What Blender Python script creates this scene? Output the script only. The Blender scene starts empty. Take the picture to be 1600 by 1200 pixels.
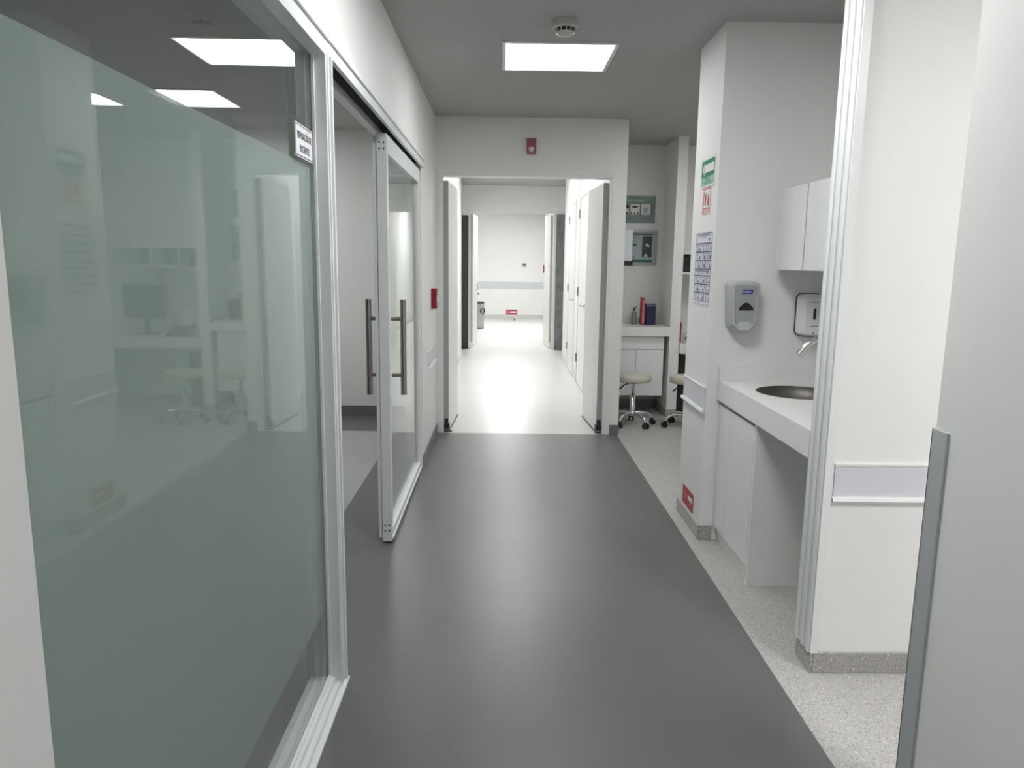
import bpy, bmesh, math, random
from math import sin, cos, pi, radians
from mathutils import Vector, Matrix

random.seed(4)
scn = bpy.context.scene
COL = scn.collection

# ---------------------------------------------------------------- camera
PITCH, YAW, ROLL = 0.163583, 0.0132545, -0.0129
fw = Vector((sin(YAW) * cos(PITCH), cos(YAW) * cos(PITCH), -sin(PITCH)))
rt = Vector((cos(YAW), -sin(YAW), 0))
up = rt.cross(fw)
r2 = rt * cos(ROLL) - up * sin(ROLL)
u2 = up * cos(ROLL) + rt * sin(ROLL)
cd = bpy.data.cameras.new('camera')
cam = bpy.data.objects.new('camera', cd)
COL.objects.link(cam)
cam.matrix_world = Matrix(((r2.x, u2.x, -fw.x, 0), (r2.y, u2.y, -fw.y, 0), (r2.z, u2.z, -fw.z, 1.55), (0, 0, 0, 1)))
cd.sensor_width = 36
cd.lens = 1150 / 1600 * 36
cd.clip_start = 0.02
scn.camera = cam

# ---------------------------------------------------------------- world, exposure, lamp strengths
w = bpy.data.worlds.new('world')
scn.world = w
w.use_nodes = True
w.node_tree.nodes['Background'].inputs[0].default_value = (.8, .85, .9, 1)
w.node_tree.nodes['Background'].inputs[1].default_value = 0.0
vs = scn.view_settings
vs.view_transform = 'Standard'
vs.look = 'None'
vs.gamma = 1
vs.use_curve_mapping = False
vs.exposure = 1.17
CZ = 2.78          # ceiling height
CZF = 2.88         # ceiling of the far corridor
LAMP_NEAR = 6.0    # corridor panels
LAMP_BEHIND = 8.0
LAMP_WASH = 11.0
LAMP_SIDE = 20.0
LAMP_ROOM = 11.5
LAMP_FAR = 12.5
scn.cycles.max_bounces = 10
scn.cycles.diffuse_bounces = 6
scn.cycles.glossy_bounces = 5
scn.cycles.transparent_max_bounces = 16
scn.cycles.sample_clamp_indirect = 6

# ---------------------------------------------------------------- materials
def mat(name, col, rough=.5, metal=0., spec=.5, noise=0., nscale=40, bump=0., bscale=200, coat=0., emit=None):
    m = bpy.data.materials.new(name)
    m.use_nodes = True
    nt = m.node_tree
    b = nt.nodes['Principled BSDF']
    c = (*col, 1) if len(col) == 3 else col
    b.inputs['Base Color'].default_value = c
    b.inputs['Roughness'].default_value = rough
    b.inputs['Metallic'].default_value = metal
    b.inputs['Specular IOR Level'].default_value = spec
    b.inputs['Coat Weight'].default_value = coat
    tc = nt.nodes.new('ShaderNodeTexCoord')
    if noise:
        n = nt.nodes.new('ShaderNodeTexNoise')
        n.inputs['Scale'].default_value = nscale
        n.inputs['Detail'].default_value = 4
        nt.links.new(tc.outputs['Object'], n.inputs['Vector'])
        r = nt.nodes.new('ShaderNodeMapRange')
        r.inputs['From Min'].default_value = .3
        r.inputs['From Max'].default_value = .7
        r.inputs['To Min'].default_value = 1 - noise
        r.inputs['To Max'].default_value = 1 + noise
        nt.links.new(n.outputs['Fac'], r.inputs['Value'])
        v = nt.nodes.new('ShaderNodeHueSaturation')
        v.inputs['Color'].default_value = c
        nt.links.new(r.outputs['Result'], v.inputs['Value'])
        nt.links.new(v.outputs['Color'], b.inputs['Base Color'])
    if bump:
        n = nt.nodes.new('ShaderNodeTexNoise')
        n.inputs['Scale'].default_value = bscale
        n.inputs['Detail'].default_value = 3
        nt.links.new(tc.outputs['Object'], n.inputs['Vector'])
        bp = nt.nodes.new('ShaderNodeBump')
        bp.inputs['Strength'].default_value = bump
        bp.inputs['Distance'].default_value = .002
        nt.links.new(n.outputs['Fac'], bp.inputs['Height'])
        nt.links.new(bp.outputs['Normal'], b.inputs['Normal'])
    if emit:
        b.inputs['Emission Color'].default_value = (*emit[0], 1)
        b.inputs['Emission Strength'].default_value = emit[1]
    return m

def speckle_mat(name, base, dark, rough=.4):
    m = mat(name, base, rough)
    nt = m.node_tree
    b = nt.nodes['Principled BSDF']
    tc = nt.nodes.new('ShaderNodeTexCoord')
    col = None
    prev = nt.nodes.new('ShaderNodeRGB')
    prev.outputs[0].default_value = (*base, 1)
    prev = prev.outputs[0]
    for sc, th, c in ((150, .72, dark), (230, .7, tuple(x * .72 for x in base)), (100, .86, (.60, .585, .56)), (180, .84, (.42, .30, .26))):
        v = nt.nodes.new('ShaderNodeTexVoronoi')
        v.inputs['Scale'].default_value = sc
        nt.links.new(tc.outputs['Object'], v.inputs['Vector'])
        sp = nt.nodes.new('ShaderNodeSeparateColor')
        nt.links.new(v.outputs['Color'], sp.inputs[0])
        g = nt.nodes.new('ShaderNodeMath'); g.operation = 'GREATER_THAN'
        g.inputs[1].default_value = th
        nt.links.new(sp.outputs[0], g.inputs[0])
        d = nt.nodes.new('ShaderNodeMath'); d.operation = 'LESS_THAN'
        d.inputs[1].default_value = .42
        nt.links.new(v.outputs['Distance'], d.inputs[0])
        k = nt.nodes.new('ShaderNodeMath'); k.operation = 'MULTIPLY'
        nt.links.new(g.outputs[0], k.inputs[0]); nt.links.new(d.outputs[0], k.inputs[1])
        mx = nt.nodes.new('ShaderNodeMix'); mx.data_type = 'RGBA'
        nt.links.new(k.outputs[0], mx.inputs[0])
        nt.links.new(prev, mx.inputs[6])
        mx.inputs[7].default_value = (*c, 1)
        prev = mx.outputs[2]
    nt.links.new(prev, b.inputs['Base Color'])
    return m

def glass_mat(name, tint):
    m = bpy.data.materials.new(name)
    m.use_nodes = True
    nt = m.node_tree
    nt.nodes.clear()
    out = nt.nodes.new('ShaderNodeOutputMaterial')
    tr = nt.nodes.new('ShaderNodeBsdfTransparent')
    tr.inputs[0].default_value = (*tint, 1)
    gl = nt.nodes.new('ShaderNodeBsdfGlossy')
    gl.inputs['Roughness'].default_value = 0.0
    fr = nt.nodes.new('ShaderNodeFresnel')
    ge = nt.nodes.new('ShaderNodeNewGeometry')
    mr = nt.nodes.new('ShaderNodeMapRange')
    mr.inputs['To Min'].default_value = 1.5
    mr.inputs['To Max'].default_value = 1 / 1.5
    nt.links.new(ge.outputs['Backfacing'], mr.inputs['Value'])
    nt.links.new(mr.outputs['Result'], fr.inputs['IOR'])
    mx = nt.nodes.new('ShaderNodeMixShader')
    nt.links.new(fr.outputs[0], mx.inputs[0])
    nt.links.new(tr.outputs[0], mx.inputs[1])
    nt.links.new(gl.outputs[0], mx.inputs[2])
    nt.links.new(mx.outputs[0], out.inputs[0])
    return m

def film_mat():
    m = bpy.data.materials.new('frosted_film')
    m.use_nodes = True
    nt = m.node_tree
    nt.nodes.clear()
    out = nt.nodes.new('ShaderNodeOutputMaterial')
    d = nt.nodes.new('ShaderNodeBsdfDiffuse'); d.inputs[0].default_value = (.80, .85, .83, 1)
    t = nt.nodes.new('ShaderNodeBsdfTranslucent'); t.inputs[0].default_value = (.78, .85, .82, 1)
    mx = nt.nodes.new('ShaderNodeMixShader'); mx.inputs[0].default_value = .45
    nt.links.new(d.outputs[0], mx.inputs[1]); nt.links.new(t.outputs[0], mx.inputs[2])
    nt.links.new(mx.outputs[0], out.inputs[0])
    return m

def emit_mat(name, col, s):
    m = bpy.data.materials.new(name)
    m.use_nodes = True
    nt = m.node_tree
    nt.nodes.clear()
    out = nt.nodes.new('ShaderNodeOutputMaterial')
    e = nt.nodes.new('ShaderNodeEmission')
    e.inputs[0].default_value = (*col, 1)
    e.inputs[1].default_value = s
    nt.links.new(e.outputs[0], out.inputs[0])
    return m

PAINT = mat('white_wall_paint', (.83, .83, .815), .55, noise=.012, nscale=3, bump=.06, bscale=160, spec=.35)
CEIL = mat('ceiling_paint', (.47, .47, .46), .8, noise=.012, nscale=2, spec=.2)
GREYV = mat('grey_vinyl_floor', (.135, .132, .135), .35, noise=.05, nscale=3, bump=.05, bscale=60)
GREYB = mat('grey_vinyl_skirting', (.17, .17, .172), .45, noise=.03, nscale=8)
SPECK = speckle_mat('speckled_vinyl_floor', (.47, .465, .45), (.26, .25, .24))
SPECKB = speckle_mat('speckled_vinyl_skirting', (.40, .395, .385), (.21, .205, .2))
PALEV = mat('pale_vinyl_floor', (.62, .62, .605), .32, noise=.025, nscale=3)
ROOMV = mat('light_grey_vinyl_floor', (.44, .44, .43), .4, noise=.03, nscale=4)
ALU = mat('white_powder_coated_aluminium', (.74, .77, .77), .35, noise=.01, nscale=30)
TRIM = mat('white_gloss_trim', (.80, .81, .81), .35)
LAM = mat('white_laminate', (.82, .835, .835), .3, noise=.008, nscale=10)
LAMD = mat('white_door_laminate', (.80, .80, .785), .35, noise=.008, nscale=10)
SOLID = mat('white_solid_surface', (.80, .80, .79), .3)
RAILM = mat('pale_lilac_bumper_vinyl', (.66, .665, .71), .45)
GUARD = mat('grey_corner_guard_vinyl', (.46, .475, .485), .45)
STEEL = mat('brushed_steel', (.42, .40, .37), .33, 1., noise=.05, nscale=120)
CHROME = mat('chrome', (.72, .72, .73), .2, 1.)
SINKS = mat('sink_steel', (.20, .19, .17), .5, 1., noise=.05, nscale=60)
DARKM = mat('dark_metal', (.06, .06, .065), .4, .8)
BLACK = mat('black_plastic', (.012, .012, .014), .4)
GAP = mat('dark_gap', (.02, .02, .02), .9)
RED = mat('dark_red_plastic', (.25, .012, .018), .35)
SRED = mat('sign_red', (.42, .035, .06), .5)
SPINK = mat('faded_red_print', (.62, .16, .17), .6)
SGREEN = mat('sign_green', (.03, .22, .11), .5)
SLGREEN = mat('pale_green_print', (.30, .55, .42), .5)
WHITEP = mat('white_print', (.78, .78, .76), .5)
PAPER = mat('paper', (.74, .74, .77), .6)
NAVYP = mat('navy_print', (.10, .11, .22), .6)
PALEB = mat('pale_blue_print', (.42, .44, .58), .6)
INK = mat('black_ink', (.03, .03, .035), .6)
TEALB = mat('grey_green_board', (.22, .29, .26), .3, noise=.25, nscale=5)
TEAL = mat('teal_print', (.03, .15, .11), .5)
SILVER = mat('silver_frame', (.42, .43, .43), .35, .4)
YELL = mat('ochre_print', (.45, .36, .12), .6)
BLUE = mat('logo_blue', (.02, .035, .28), .4)
NAVY = mat('navy_cardboard', (.015, .017, .07), .4)
REDC = mat('red_cardboard', (.30, .03, .04), .5)
DISPG = mat('pale_grey_abs', (.50, .51, .52), .3)
DISPF = mat('grey_abs_front', (.36, .37, .385), .33)
DISPC = mat('milky_plastic', (.55, .56, .56), .25)
CREAM = mat('cream_vinyl', (.56, .54, .45), .4)
OFFW = mat('off_white_plastic', (.55, .55, .53), .4)
GREYD = mat('grey_frosted_door', (.17, .18, .18), .4, noise=.3, nscale=6)
WAYSHADE = mat('doorway_shade', (.045, .045, .045), .5)  # near-black colour for the shade inside the left side doorway
BOTT = mat('grey_bottle', (.22, .23, .22), .3)
GLASS = glass_mat('clear_glass', (.90, .93, .92))
FILM = film_mat()

# ---------------------------------------------------------------- mesh helpers
class MB:
    """collects shapes and links them as one mesh object"""
    def __init__(self):
        self.v, self.f, self.mi, self.sm, self.mats = [], [], [], [], []
    def m(self, material):
        if material not in self.mats:
            self.mats.append(material)
        return self.mats.index(material)
    def add(self, vs_, fs, material, smooth=False, M=None):
        o = len(self.v)
        k = self.m(material)
        for p in vs_:
            p = Vector(p)
            self.v.append(M @ p if M is not None else p)
        for q in fs:
            self.f.append([i + o for i in q]); self.mi.append(k); self.sm.append(smooth)
        return self
    def box(self, x0, x1, y0, y1, z0, z1, material, M=None):
        vs_ = [(x, y, z) for z in (z0, z1) for y in (y0, y1) for x in (x0, x1)]
        fs = [(0, 2, 3, 1), (4, 5, 7, 6), (0, 1, 5, 4), (2, 6, 7, 3), (0, 4, 6, 2), (1, 3, 7, 5)]
        return self.add(vs_, fs, material, False, M)
    def prism(self, poly, M, depth, material, smooth=False):
        """poly in local xy, extruded along local z by depth, placed by M"""
        a = sum(poly[i][0] * poly[(i + 1) % len(poly)][1] - poly[(i + 1) % len(poly)][0] * poly[i][1] for i in range(len(poly)))
        if a < 0:
            poly = poly[::-1]
        n = len(poly)
        vs_ = [(x, y, 0) for x, y in poly] + [(x, y, depth) for x, y in poly]
        self.add(vs_, [tuple(range(n))[::-1], tuple(range(n, 2 * n))], material, False, M)
        self.add(vs_, [(i, (i + 1) % n, n + (i + 1) % n, n + i) for i in range(n)], material, smooth, M)
        return self
    def tube(self, pts, r, material, n=14, cap=True):
        pts = [Vector(p) for p in pts]
        rs = r if isinstance(r, (list, tuple)) else [r] * len(pts)
        rings = []
        d0 = (pts[1] - pts[0]).normalized()
        nrm = d0.orthogonal().normalized()
        for i, p in enumerate(pts):
            if i == 0: d = pts[1] - pts[0]
            elif i == len(pts) - 1: d = pts[-1] - pts[-2]
            else: d = (pts[i + 1] - pts[i]).normalized() + (pts[i] - pts[i - 1]).normalized()
            d.normalize()
            nrm = (nrm - d * nrm.dot(d)).normalized()
            b = d.cross(nrm)
            rings.append([p + (nrm * cos(2 * pi * k / n) + b * sin(2 * pi * k / n)) * rs[i] for k in range(n)])
        vs_ = [q for g in rings for q in g]
        fs = [(i * n + k, i * n + (k + 1) % n, (i + 1) * n + (k + 1) % n, (i + 1) * n + k) for i in range(len(pts) - 1) for k in range(n)]
        self.add(vs_, fs, material, True)
        if cap:
            L = len(pts) - 1
            self.add(vs_, [tuple(range(n))[::-1], tuple(L * n + k for k in range(n))], material, False)
        return self
    def lathe(self, prof, c, material, n=32, M=None, smooth=True):
        """prof: (radius, z) from bottom to top around local z"""
        c = Vector(c)
        vs_ = []
        for r, z in prof:
            vs_ += [c + Vector((r * cos(2 * pi * k / n), r * sin(2 * pi * k / n), z)) for k in range(n)]
        fs = [(i * n + k, i * n + (k + 1) % n, (i + 1) * n + (k + 1) % n, (i + 1) * n + k) for i in range(len(prof) - 1) for k in range(n)]
        return self.add(vs_, fs, material, smooth, M)
    def loft(self, rings, material, smooth=True, caps=True, M=None):
        n = len(rings[0])
        vs_ = [q for g in rings for q in g]
        fs = [(i * n + k, i * n + (k + 1) % n, (i + 1) * n + (k + 1) % n, (i + 1) * n + k) for i in range(len(rings) - 1) for k in range(n)]
        self.add(vs_, fs, material, smooth, M)
        if caps:
            L = len(rings) - 1
            self.add(vs_, [tuple(range(n))[::-1], tuple(L * n + k for k in range(n))], material, False, M)
        return self
    def text(self, s, M, size, material, squash=1.0, depth=.0004):
        cu = bpy.data.curves.new('lettering', 'FONT')
        cu.body = s
        cu.size = size
        cu.align_x = 'CENTER'
        cu.align_y = 'CENTER'
        cu.extrude = depth
        cu.resolution_u = 2
        o = bpy.data.objects.new('lettering', cu)
        COL.objects.link(o)
        dg = bpy.context.evaluated_depsgraph_get()
        me = bpy.data.meshes.new_from_object(o.evaluated_get(dg))
        self.add([(v.co.x * squash, v.co.y, v.co.z) for v in me.vertices], [tuple(p.vertices) for p in me.polygons], material, False, M)
        bpy.data.objects.remove(o)
        bpy.data.curves.remove(cu)
        bpy.data.meshes.remove(me)
        return self
    def build(self, name, parent=None, bevel=0., seg=2, local=False):
        me = bpy.data.meshes.new(name)
        off = Vector((0, 0, 0))
        if parent is not None and not local:
            r = parent
            while r.parent is not None: r = r.parent
            off = r.location
        elif parent is None and not local:
            lo = Vector([min(p[i] for p in self.v) for i in range(3)])
            hi = Vector([max(p[i] for p in self.v) for i in range(3)])
            off = Vector(((lo.x + hi.x) / 2, (lo.y + hi.y) / 2, lo.z))
        me.from_pydata([tuple(p - off) for p in self.v], [], self.f)
        for m_ in self.mats: me.materials.append(m_)
        me.polygons.foreach_set('material_index', self.mi)
        me.polygons.foreach_set('use_smooth', self.sm)
        me.update()
        o = bpy.data.objects.new(name, me)
        COL.objects.link(o)
        if parent is not None:
            o.parent = parent
        elif not local:
            o.location = off
        if bevel:
            b = o.modifiers.new('bevel', 'BEVEL')
            b.width = bevel; b.segments = seg; b.limit_method = 'ANGLE'; b.angle_limit = radians(40)
        return o

def tag(o, label, cat, group=None):
    o['label'] = label; o['category'] = cat
    if group: o['group'] = group
    return o

def thing(name, label, cat, loc, rz=0, group=None):
    o = bpy.data.objects.new(name, None)
    COL.objects.link(o)
    o.location = loc
    o.rotation_euler = (0, 0, rz)
    o.empty_display_size = .1
    return tag(o, label, cat, group)

def struct(o):
    o['kind'] = 'structure'
    return o

def copy_tree(o, parent=None):
    c = o.copy()
    COL.objects.link(c)
    c.parent = parent
    for ch in list(o.children):
        copy_tree(ch, c)
    return c

def sbox(name, *a, **k):
    """setting box; a = x0,x1,y0,y1,z0,z1,material"""
    return struct(MB().box(*a).build(name, **k))

# frames for prints: local x = right in the print, y = up, z = out of the wall
def face_negx(x, y, z):   # on a wall that faces -X (reader looks towards +X): right = -Y
    return Matrix(((0, 0, -1, x), (-1, 0, 0, y), (0, 1, 0, z), (0, 0, 0, 1)))
def face_posx(x, y, z):   # faces +X, reader looks towards -X: right = +Y
    return Matrix(((0, 0, 1, x), (1, 0, 0, y), (0, 1, 0, z), (0, 0, 0, 1)))
def face_negy(x, y, z):   # faces the camera: right = +X
    return Matrix(((1, 0, 0, x), (0, 0, -1, y), (0, 1, 0, z), (0, 0, 0, 1)))

def rect(mb, M, x0, x1, y0, y1, m_, z=.0, d=.0006):
    mb.box(x0, x1, y0, y1, z, z + d, m_, M)

def rrect(w_, h_, r, n=5, cx=0, cy=0):
    pts = []
    for sx, sy, a0 in ((1, 1, 0), (-1, 1, 90), (-1, -1, 180), (1, -1, 270)):
        for k in range(n + 1):
            a = radians(a0 + 90 * k / n)
            pts.append((cx + sx * (w_ / 2 - r) + r * cos(a), cy + sy * (h_ / 2 - r) + r * sin(a)))
    return pts

# ================================================================ THE SETTING
# floors
sbox('floor', -.98, 1.056, -3.6, 6.6, -.1, 0, GREYV)
b = MB()
b.box(1.056, 1.075, -3.6, 6.6, -.1, 0, SPECK); b.box(1.075, 3.5, -3.6, 8.1, -.1, 0, SPECK)
struct(b.build('floor'))
sbox('floor', -4.2, -.98, -3.6, 6.64, -.1, 0, ROOMV)
b = MB()
b.box(-4.2, -.98, 6.64, 7.45, -.1, 0, GREYV); b.box(-.98, -.7, 6.6, 7.45, -.1, 0, GREYV)
struct(b.build('floor'))
b = MB()
b.box(-.7, 1.075, 6.6, 13.3, -.1, 0, PALEV); b.box(-3.6, 3.6, 13.3, 21.2, -.1, 0, PALEV); b.box(1.075, 1.4, 12, 13.3, -.1, 0, PALEV); b.box(-1.1, -.7, 12, 13.3, -.1, 0, PALEV)
struct(b.build('floor'))
# ceiling of the near rooms
b = MB()
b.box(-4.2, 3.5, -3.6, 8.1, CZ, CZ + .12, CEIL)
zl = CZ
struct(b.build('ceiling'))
b = MB()
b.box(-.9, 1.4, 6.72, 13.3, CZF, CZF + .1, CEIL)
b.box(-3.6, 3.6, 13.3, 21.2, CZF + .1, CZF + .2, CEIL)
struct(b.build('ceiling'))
# left wall: before the glazing, above it, after it
sbox('wall_left', -.72, -.60, -3.6, .905, 0, CZ, PAINT)
sbox('wall_left', -.72, -.60, .905, 5.44, 2.262, CZ, PAINT)
sbox('wall_left', -.72, -.60, 5.44, 6.6, 0, CZ, PAINT)
# back wall round the double door opening
b = MB()
b.box(-.72, -.565, 6.6, 6.72, 0, CZ + .15, PAINT)
b.box(-.565, .945, 6.6, 6.72, 2.30, CZF + .1, PAINT)
b.box(.945, 1.067, 6.6, 6.72, 0, CZF + .1, PAINT)
struct(b.build('wall_back'))
# door casing round the opening
b = MB()
b.box(-.565, -.535, 6.592, 6.728, 0, 2.285, TRIM)
b.box(.918, .945, 6.592, 6.728, 0, 2.285, TRIM)
b.box(-.565, .945, 6.592, 6.728, 2.285, 2.312, TRIM)
b.box(-.585, -.565, 6.594, 6.6, 0, 2.33, PAINT)
b.box(.945, .985, 6.592, 6.6, 0, 2.35, PAINT)
b.box(-.585, .945, 6.592, 6.6, 2.312, 2.35, PAINT)
struct(b.build('trim_1', bevel=.002))
# far corridor walls
b = MB()
b.box(-.85, -.69, 6.72, 12.3, 0, CZF, PAINT)
b.box(-1.2, -1.1, 12.3, 13.3, 0, CZF, PAINT); b.box(-1.2, -.69, 12.2, 12.3, 0, CZF, PAINT)
struct(b.build('wall_far_left'))
b = MB()
b.box(.98, 1.075, 6.72, 12.0, 0, CZF, PAINT)
struct(b.build('wall_far_right'))
b = MB()
b.box(1.4, 1.5, 12.1, 13.3, 0, CZF, PAINT); b.box(.98, 1.5, 12.0, 12.1, 0, CZF, PAINT)
struct(b.build('wall_far_niche'))
# second doorway
b = MB()
b.box(-3.6, -.60, 13.3, 13.42, 0, CZF + .1, PAINT)
b.box(.88, 3.6, 13.3, 13.42, 0, CZF + .1, PAINT)
b.box(-.60, .88, 13.3, 13.42, 2.41, CZF + .1, PAINT)
struct(b.build('wall_second_doorway'))
# end room
b = MB()
b.box(-3.6, 3.6, 21.0, 21.2, 0, CZF + .1, PAINT)
struct(b.build('wall_end'))
b = MB()
b.box(1.145, 1.25, 16.0, 21.0, 0, CZF + .1, PAINT)
b.box(3.5, 3.6, 13.42, 21.0, 0, CZF + .1, PAINT)
struct(b.build('wall_end_right'))
sbox('wall_end_left', -3.6, -3.5, 13.42, 21.0, 0, CZF + .1, PAINT)
# right side: near wall, partition beside the wash alcove, wall behind it
sbox('wall_near_right', 1.125, 1.30, -3.6, 1.85, 0, CZ, PAINT)
b = MB()
b.box(1.205, 3.4, 2.62, 2.75, 0, zl, PAINT)
struct(b.build('wall_partition_right'))
b = MB()
b.box(1.13, 3.4, 4.0, 4.5, 0, zl, PAINT)
struct(b.build('wall_sign_pillar'))
sbox('wall_wash_alcove', 1.80, 1.9, 2.75, 4.0, 0, zl, PAINT)
sbox('wall_right', 3.4, 3.5, -3.6, 8.1, 0, CZ, PAINT)
b = MB()
b.box(1.075, 3.4, 7.98, 8.1, 0, CZ, PAINT)
struct(b.build('wall_station_back'))
sbox('wall_station_partition', 1.69, 1.79, 7.42, 7.98, 0, CZ, PAINT)
# room behind the glass and behind the camera
sbox('wall_front', -4.2, 3.5, -3.7, -3.6, 0, CZ, PAINT)
sbox('wall_glass_room_left', -4.2, -4.1, -3.6, 7.35, 0, CZ, PAINT)
sbox('wall_glass_room_back', -4.2, -.72, 7.35, 7.45, 0, CZ, PAINT)
sbox('wall_glass_room_right', -.8, -.72, 6.6, 7.35, 0, CZ, PAINT)

# skirting
def skirt(name, segs, m_, h=.09):
    b = MB()
    for s in segs: b.box(*s, 0, h, m_)
    return struct(b.build(name, bevel=.003))
skirt('baseboard_left', [(-.60, -.59, 5.47, 6.59), (-.60, -.59, -3.6, .86)], GREYB)
skirt('baseboard_back', [(.985, 1.072, 6.59, 6.6), (1.067, 1.072, 6.6, 6.72)], GREYB)
skirt('baseboard_glass_room', [(-4.1, -.8, 7.34, 7.35), (-4.1, -4.09, -3.6, 7.34), (-.81, -.8, 6.6, 7.34)], GREYB, .1)
skirt('baseboard_sign_pillar', [(1.12, 1.13, 3.992, 4.5), (1.13, 1.20, 3.99, 4.0), (1.12, 3.4, 4.5, 4.51)], SPECKB, .085)
skirt('baseboard_partition', [(1.195, 1.205, 2.61, 2.75), (1.205, 3.4, 2.61, 2.62)], SPECKB, .085)
skirt('baseboard_near_right', [(1.115, 1.125, -3.6, 1.86), (1.125, 1.30, 1.85, 1.86)], SPECKB, .085)
skirt('baseboard_station', [(1.68, 1.79, 7.41, 7.42), (1.79, 3.4, 7.97, 7.98), (1.68, 1.69, 7.42, 7.98), (1.075, 1.68, 7.97, 7.98)], SPECKB, .08)
skirt('baseboard_far', [(-.69, -.682, 6.73, 12.3), (.972, .98, 6.73, 8.66), (.972, .98, 9.7, 10.1), (.972, .98, 11.1, 12.1), (-3.5, 1.145, 20.99, 21.0), (1.137, 1.145, 16.0, 20.99)], PALEV, .09)

# ribbed white jamb on the edge of the partition
b = MB()
b.box(1.19, 1.205, 2.612, 2.758, .085, zl, ALU)
for y in (2.612, 2.66, 2.712): b.box(1.184, 1.19, y, y + .022, .085, zl, TRIM)
b.box(1.19, 1.222, 2.604, 2.612, .085, zl, TRIM)
struct(b.build('trim_2', bevel=.0015))

# bumper rails and corner guard: fixed strips of the walls
def bump_rail(name, M, L, label, cat='wall guard'):
    """M: local x along the wall, y up, z out"""
    b = MB()
    rect(b, M, 0, L, .0, .13, RAILM, 0, .006)
    b.box(-.004, L, .126, .134, 0, .009, TRIM, M)
    pr = [(-.012, 0), (-.014, .016), (-.006, .022), (.006, .018), (.008, 0)]
    # lip profile swept along x
    vs_ = [(-.006, p[0], p[1]) for p in pr] + [(L, p[0], p[1]) for p in pr]
    n = len(pr)
    b.add(vs_, [(i, (i + 1) % n, n + (i + 1) % n, n + i) for i in range(n)] + [tuple(range(n)), tuple(range(n, 2 * n))[::-1]], TRIM, False, M)
    o = b.build(name)
    return tag(o, label, cat, None)
bump_rail('bumper_rail', face_negy(1.232, 2.62, .70), 2.1, 'lilac-white bumper rail across the bright wall beside the ribbed jamb')
bump_rail('bumper_rail', face_negx(1.13, 4.49, .745), .48, 'white bumper rail on the narrow pillar that carries the signs')
bump_rail('bumper_rail', face_posx(-.60, 5.86, .70), .6, 'white bumper rail on the left wall below the red call point')
b = MB()
rect(b, face_negy(-1.5, 21.0, .81), 0, 2.64, 0, .2, mat('pale_grey_band', (.60, .63, .64), .45), 0, .012)
tag(b.build('bumper_rail'), 'pale grey bumper band across the end wall of the far room', 'wall guard')
b = MB()
b.box(1.118, 1.125, 1.79, 1.857, .085, 1.14, GUARD); b.box(1.118, 1.19, 1.85, 1.857, .085, 1.14, GUARD)
tag(b.build('corner_guard', bevel=.002), 'grey vinyl corner guard on the edge of the nearest right wall', 'wall guard')

# ================================================================ GLASS PARTITION
g = thing('glass_partition', 'tall glass partition with frosted film and white frame on the left', 'glass partition', (-.64, 1.72, 0))
b = MB()   # bottom rail: three stepped strips
b.box(-.69, -.60, .905, 2.55, 0, .048, ALU)
b.box(-.60, -.582, .905, 2.55, 0, .030, ALU)
b.box(-.582, -.561, .905, 2.56, 0, .010, ALU)
b.box(-.644, -.638, .905, 2.5, .048, .060, TRIM); b.box(-.622, -.612, .905, 2.5, .048, .060, TRIM)
b.build('bottom_rail', g, bevel=.0015)
b = MB()
b.box(-.70, -.575, 2.488, 2.544, 0, 2.20, ALU)
b.box(-.582, -.570, 2.500, 2.516, .03, 2.20, TRIM)
b.box(-.575, -.566, 2.536, 2.550, .01, 2.20, TRIM)
b.box(-.648, -.639, 2.478, 2.488, .05, 2.20, TRIM); b.box(-.621, -.611, 2.478, 2.488, .05, 2.20, TRIM)
b.build('post', g, bevel=.0015)
b = MB()
b.box(-.70, -.575, .905, 2.544, 2.196, 2.262, ALU)
b.box(-.575, -.566, .905, 2.544, 2.245, 2.262, TRIM)
b.build('top_rail', g, bevel=.0015)
MB().box(-.633, -.623, .905, 2.488, .05, 2.196, GLASS).build('glass_pane', g)
MB().box(-.6355, -.6345, .908, 2.485, .30, 1.85, FILM).build('frosted_film', g)['label'] = 'pale green frosted film'
# track beam over the sliding door
t = thing('door_track', 'white overhead track beam with a dark slot above the sliding glass door', 'door track', (-.64, 4.0, 2.196))
b = MB()
b.box(-.70, -.662, 2.544, 5.44, 2.206, 2.262, ALU)
b.box(-.592, -.575, 2.544, 5.44, 2.206, 2.262, ALU)
b.box(-.662, -.592, 2.544, 5.44, 2.245, 2.262, ALU)
b.box(-.575, -.566, 2.544, 5.44, 2.248, 2.262, TRIM)
b.build('beam', t, bevel=.0015)
MB().box(-.660, -.594, 2.546, 5.43, 2.236, 2.245, GAP).build('slot', t)['label'] = 'dark track slot'

# sliding glass door
d = thing('sliding_glass_door', 'framed sliding glass door with two long steel pull handles', 'door', (-.64, 4.63, .008))
Y0, Y1 = 3.90, 5.36
DX0, DX1 = -.655, -.603
b = MB()
b.box(DX0, DX1, Y0, Y0 + .045, .012, 2.19, ALU)
b.box(DX0 - .022, DX0, Y0 + .008, Y0 + .05, .03, 2.18, ALU)
for z in (.075, .105, 2.115, 2.145):
    b.tube([(-.618, Y0 - .001, z), (-.618, Y0 + .004, z)], .005, DARKM, 10)
    b.tube([(-.640, Y0 - .001, z), (-.640, Y0 + .004, z)], .005, DARKM, 10)
b.build('stile', d, bevel=.0015)
MB().box(DX0, DX1, Y1 - .045, Y1, .012, 2.19, ALU).build('stile', d, bevel=.0015)
b = MB()
b.box(DX0, DX1, Y0 + .045, Y1 - .045, .012, .075, ALU)
b.box(DX1 - .02, DX1 + .006, Y0 + .02, Y1, .018, .034, TRIM)
b.build('bottom_rail', d, bevel=.0015)
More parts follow.
